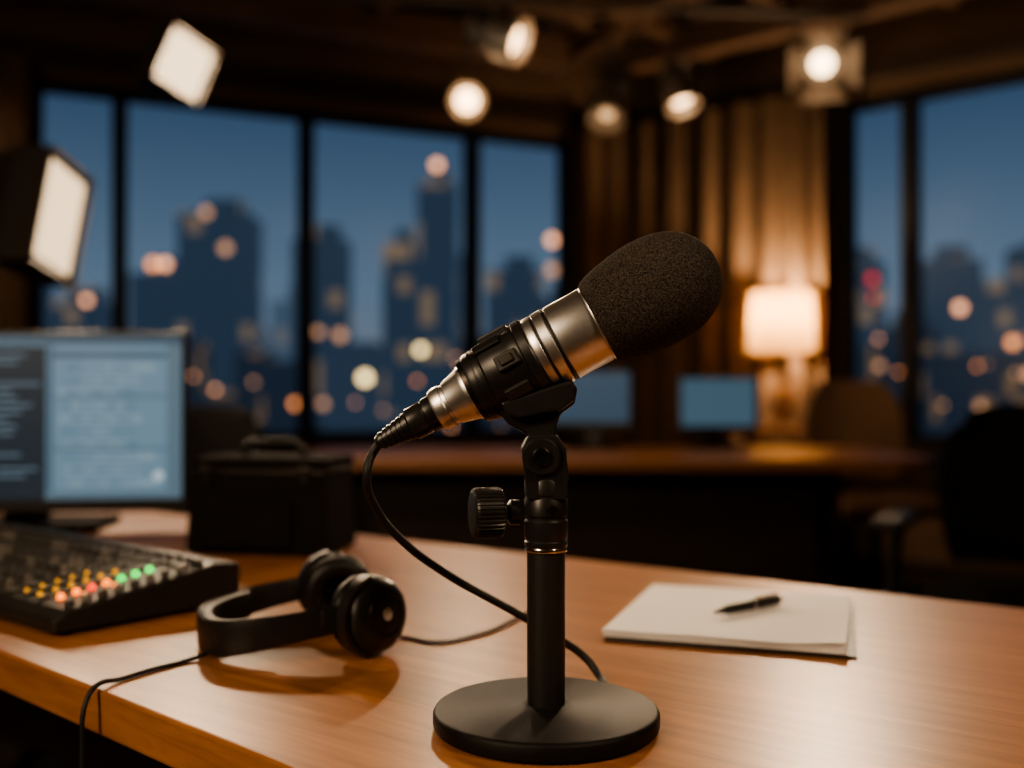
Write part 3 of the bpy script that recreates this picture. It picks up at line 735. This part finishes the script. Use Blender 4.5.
def office_chair(loc, rotz, mat, name='office_chair', top=0.96):
    e = empty(name, loc, (0, 0, rotz))
    box('seat', (0.50, 0.48, 0.09), (0, 0, 0.47), mat, e, bevel=0.04, seg=5)
    bmx = bmesh.new(); N = 14; H = 12; w = 0.47; z0 = 0.56
    def pt(i, j, off):
        u = -1+2*i/N; t = j/H
        ww = w/2*(0.86+0.14*math.sin(math.pi*min(1, t*1.1)))*(1-0.18*max(0, t-0.8)/0.2)
        return (u*ww, 0.22+0.05*t-0.045*u*u+off, z0+(top-z0)*t-0.02*(u**4)*(t > 0.9))
    G = [[[bmx.verts.new(pt(i, j, off)) for j in range(H+1)] for i in range(N+1)] for off in (0, 0.055)]
    for side in (0, 1):
        for i in range(N):
            for j in range(H): bmx.faces.new((G[side][i][j], G[side][i+1][j], G[side][i+1][j+1], G[side][i][j+1]))
    for i in range(N):
        for j in (0, H): bmx.faces.new((G[0][i][j], G[0][i+1][j], G[1][i+1][j], G[1][i][j]))
    for j in range(H):
        for i in (0, N): bmx.faces.new((G[0][i][j], G[0][i][j+1], G[1][i][j+1], G[1][i][j]))
    bev(finish('backrest', bmx, mat, e), 0.018, 4)
    prism('back_bracket', [(-0.04, 0.40), (0.04, 0.40), (0.04, 0.70), (-0.04, 0.70)], 0.02, M['blackpl'], e, (0, 0.30, 0))
    box('back_link', (0.08, 0.20, 0.03), (0, 0.21, 0.412), M['blackpl'], e)
    for k, sx in enumerate((-1, 1)):
        cable('arm_frame_%d' % (k+1), [(sx*0.24, 0.05, 0.43), (sx*0.30, 0.05, 0.45), (sx*0.31, 0.04, 0.56), (sx*0.30, 0.02, 0.66)], 0.016, M['blackpl'], e)
        box('arm_pad_%d' % (k+1), (0.075, 0.26, 0.03), (sx*0.30, 0.0, 0.675), M['leather'], e, bevel=0.012)
    rod('gas_lift', (0, 0, 0.10), (0, 0, 0.43), 0.026, M['darkmet'], e)
    for k in range(5):
        a_ = k*2*math.pi/5+0.3
        rod('base_spoke_%d' % (k+1), (0, 0, 0.11), (0.29*math.cos(a_), 0.29*math.sin(a_), 0.07), 0.018, M['blackpl'], e, 16)
        lathe('caster_%d' % (k+1), cylp(0.028, 0.036, 0.004), M['blackpl'], e, (0.29*math.cos(a_)+0.018*math.sin(a_), 0.29*math.sin(a_)-0.018*math.cos(a_), 0.0285), zrot((-math.sin(a_), math.cos(a_), 0)), 24)
    return e
office_chair((1.15, 2.28, 0), -0.5, M['fabric'], top=0.94)
office_chair((-0.97, 2.75, 0), -0.3, M['fabric'], top=0.93)
office_chair((1.60, 4.62, 0), 0.1, M['beige'], top=1.02)

# ------------------------------------------------------------------ city outside
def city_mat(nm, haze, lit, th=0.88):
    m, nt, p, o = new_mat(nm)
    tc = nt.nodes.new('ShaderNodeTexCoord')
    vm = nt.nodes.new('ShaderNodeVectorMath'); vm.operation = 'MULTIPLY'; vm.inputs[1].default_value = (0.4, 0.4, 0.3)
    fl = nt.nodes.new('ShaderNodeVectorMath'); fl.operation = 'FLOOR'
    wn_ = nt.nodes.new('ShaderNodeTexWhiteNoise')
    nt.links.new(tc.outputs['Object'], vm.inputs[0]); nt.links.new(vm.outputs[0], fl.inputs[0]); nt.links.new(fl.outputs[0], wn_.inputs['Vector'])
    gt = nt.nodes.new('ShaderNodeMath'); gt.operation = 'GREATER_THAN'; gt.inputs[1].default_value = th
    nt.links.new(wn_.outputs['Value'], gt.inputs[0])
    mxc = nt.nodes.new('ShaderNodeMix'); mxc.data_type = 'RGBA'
    mxc.inputs[6].default_value = (*haze, 1); mxc.inputs[7].default_value = (*lit, 1)  # aerial haze painted in as bluish facade emission
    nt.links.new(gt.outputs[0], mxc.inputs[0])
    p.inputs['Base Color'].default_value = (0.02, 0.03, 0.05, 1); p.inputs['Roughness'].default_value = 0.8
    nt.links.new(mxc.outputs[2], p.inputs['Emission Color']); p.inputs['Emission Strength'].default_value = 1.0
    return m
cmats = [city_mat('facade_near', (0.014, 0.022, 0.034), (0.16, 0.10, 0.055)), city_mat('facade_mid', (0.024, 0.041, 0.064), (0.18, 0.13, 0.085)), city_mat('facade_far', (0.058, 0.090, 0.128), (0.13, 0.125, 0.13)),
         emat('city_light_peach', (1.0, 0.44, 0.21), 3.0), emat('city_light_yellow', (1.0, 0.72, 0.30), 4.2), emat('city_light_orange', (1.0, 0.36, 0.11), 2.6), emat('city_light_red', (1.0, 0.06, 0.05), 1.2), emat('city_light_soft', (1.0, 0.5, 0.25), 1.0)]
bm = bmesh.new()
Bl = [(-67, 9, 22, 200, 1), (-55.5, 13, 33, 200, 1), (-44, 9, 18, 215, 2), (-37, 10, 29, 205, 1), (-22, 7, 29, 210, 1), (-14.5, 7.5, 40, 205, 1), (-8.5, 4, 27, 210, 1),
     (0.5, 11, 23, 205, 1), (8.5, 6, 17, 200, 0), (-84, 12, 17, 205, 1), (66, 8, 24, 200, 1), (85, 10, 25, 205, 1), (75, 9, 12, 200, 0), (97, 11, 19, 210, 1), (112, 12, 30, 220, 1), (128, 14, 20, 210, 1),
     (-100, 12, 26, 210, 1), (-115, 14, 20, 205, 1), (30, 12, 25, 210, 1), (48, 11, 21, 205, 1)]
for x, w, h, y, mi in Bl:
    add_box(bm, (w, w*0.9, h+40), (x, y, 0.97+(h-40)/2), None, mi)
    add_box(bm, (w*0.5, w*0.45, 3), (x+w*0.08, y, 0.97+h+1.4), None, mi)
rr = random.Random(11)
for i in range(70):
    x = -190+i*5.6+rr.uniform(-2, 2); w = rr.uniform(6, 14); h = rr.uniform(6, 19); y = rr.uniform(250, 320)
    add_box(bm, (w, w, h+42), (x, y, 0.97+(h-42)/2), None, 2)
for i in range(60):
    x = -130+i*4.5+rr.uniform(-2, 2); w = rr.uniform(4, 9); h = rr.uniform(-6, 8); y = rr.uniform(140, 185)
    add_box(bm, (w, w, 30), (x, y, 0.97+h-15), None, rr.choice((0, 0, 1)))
CL = [(-9.3, 27.9, 0, 1.0), (-37.9, 22.0, 4, 1.0), (-35.5, 17.6, 4, 1.1), (-44.5, 15.6, 2, 1.0), (-43, 15.6, 0, 1.0), (-52.7, 11.1, 0, 0.8), (-18.2, 1.5, 1, 1.2), (-11.3, 5.0, 1, 0.9), (5.0, 18.6, 0, 1.0), (5.0, 14.9, 4, 1.1),
      (-26.9, -1.7, 2, 0.8), (-23.4, -1.7, 4, 0.9), (-21.3, 6.8, 4, 1.1), (-24, 7.2, 4, 0.9), (55.5, 10.2, 0, 1.0), (62.0, 5.9, 2, 1.0), (64, 2, 4, 1.2), (42.5, 11.5, 4, 0.8), (44.6, 13.8, 3, 0.9), (44.8, 11.5, 3, 0.6),
      (-32, 1, 4, 0.6), (-16, -2.5, 4, 0.5), (-7, 4, 4, 0.6), (2, 1, 4, 0.7), (7.5, 4, 4, 0.6), (45.5, 3, 4, 0.8), (58, -2, 4, 0.8)]
for x, z, mi, sc in CL:
    n0 = len(bm.faces)
    bmesh.ops.create_uvsphere(bm, u_segments=12, v_segments=8, radius=0.60*sc, matrix=Matrix.Translation((x, 130, 0.97+z)))
    bm.faces.ensure_lookup_table()
    for f in bm.faces[n0:]: f.material_index = mi+3
rr = random.Random(23)
for i in range(60):
    x = -75+rr.random()*150; z = rr.uniform(-5, 7); n0 = len(bm.faces)
    bmesh.ops.create_uvsphere(bm, u_segments=8, v_segments=6, radius=rr.uniform(0.15, 0.32), matrix=Matrix.Translation((x, 131, 0.97+z)))
    bm.faces.ensure_lookup_table(); mi = rr.choice((7, 7, 5, 3))
    for f in bm.faces[n0:]: f.material_index = mi
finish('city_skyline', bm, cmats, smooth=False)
bm = bmesh.new(); vs = [bm.verts.new(c) for c in ((-900, 40, -35), (900, 40, -35), (900, 1500, -35), (-900, 1500, -35))]; bm.faces.new(vs)
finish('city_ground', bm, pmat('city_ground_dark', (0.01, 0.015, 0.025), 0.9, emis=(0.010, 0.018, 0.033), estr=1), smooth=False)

# ------------------------------------------------------------------ world: dusk sky gradient
w = bpy.data.worlds.new('dusk_sky'); scene.world = w; w.use_nodes = True
nt = w.node_tree; bg = nt.nodes['Background']
tc = nt.nodes.new('ShaderNodeTexCoord'); sp = nt.nodes.new('ShaderNodeSeparateXYZ'); nt.links.new(tc.outputs['Generated'], sp.inputs[0])
r = nt.nodes.new('ShaderNodeValToRGB')
r.color_ramp.elements[0].position = 0.0; r.color_ramp.elements[0].color = (0.165, 0.185, 0.22, 1)
r.color_ramp.elements[1].position = 1.0; r.color_ramp.elements[1].color = (0.010, 0.022, 0.05, 1)
e1 = r.color_ramp.elements.new(0.10); e1.color = (0.112, 0.168, 0.235, 1)
e2 = r.color_ramp.elements.new(0.28); e2.color = (0.034, 0.070, 0.130, 1)
nt.links.new(sp.outputs['Z'], r.inputs['Fac']); nt.links.new(r.outputs['Color'], bg.inputs['Color']); bg.inputs['Strength'].default_value = 1.0

# ------------------------------------------------------------------ camera
cam = bpy.data.cameras.new('camera'); co = bpy.data.objects.new('camera', cam); COL.objects.link(co)
cam.lens = 36.91; cam.sensor_width = 36; co.location = (0, 0, 0.974); co.rotation_euler = (math.radians(90.33), 0, 0)
cam.clip_start = 0.05; cam.clip_end = 3000
cam.dof.use_dof = True; cam.dof.focus_distance = 0.69; cam.dof.aperture_fstop = 2.8
scene.camera = co
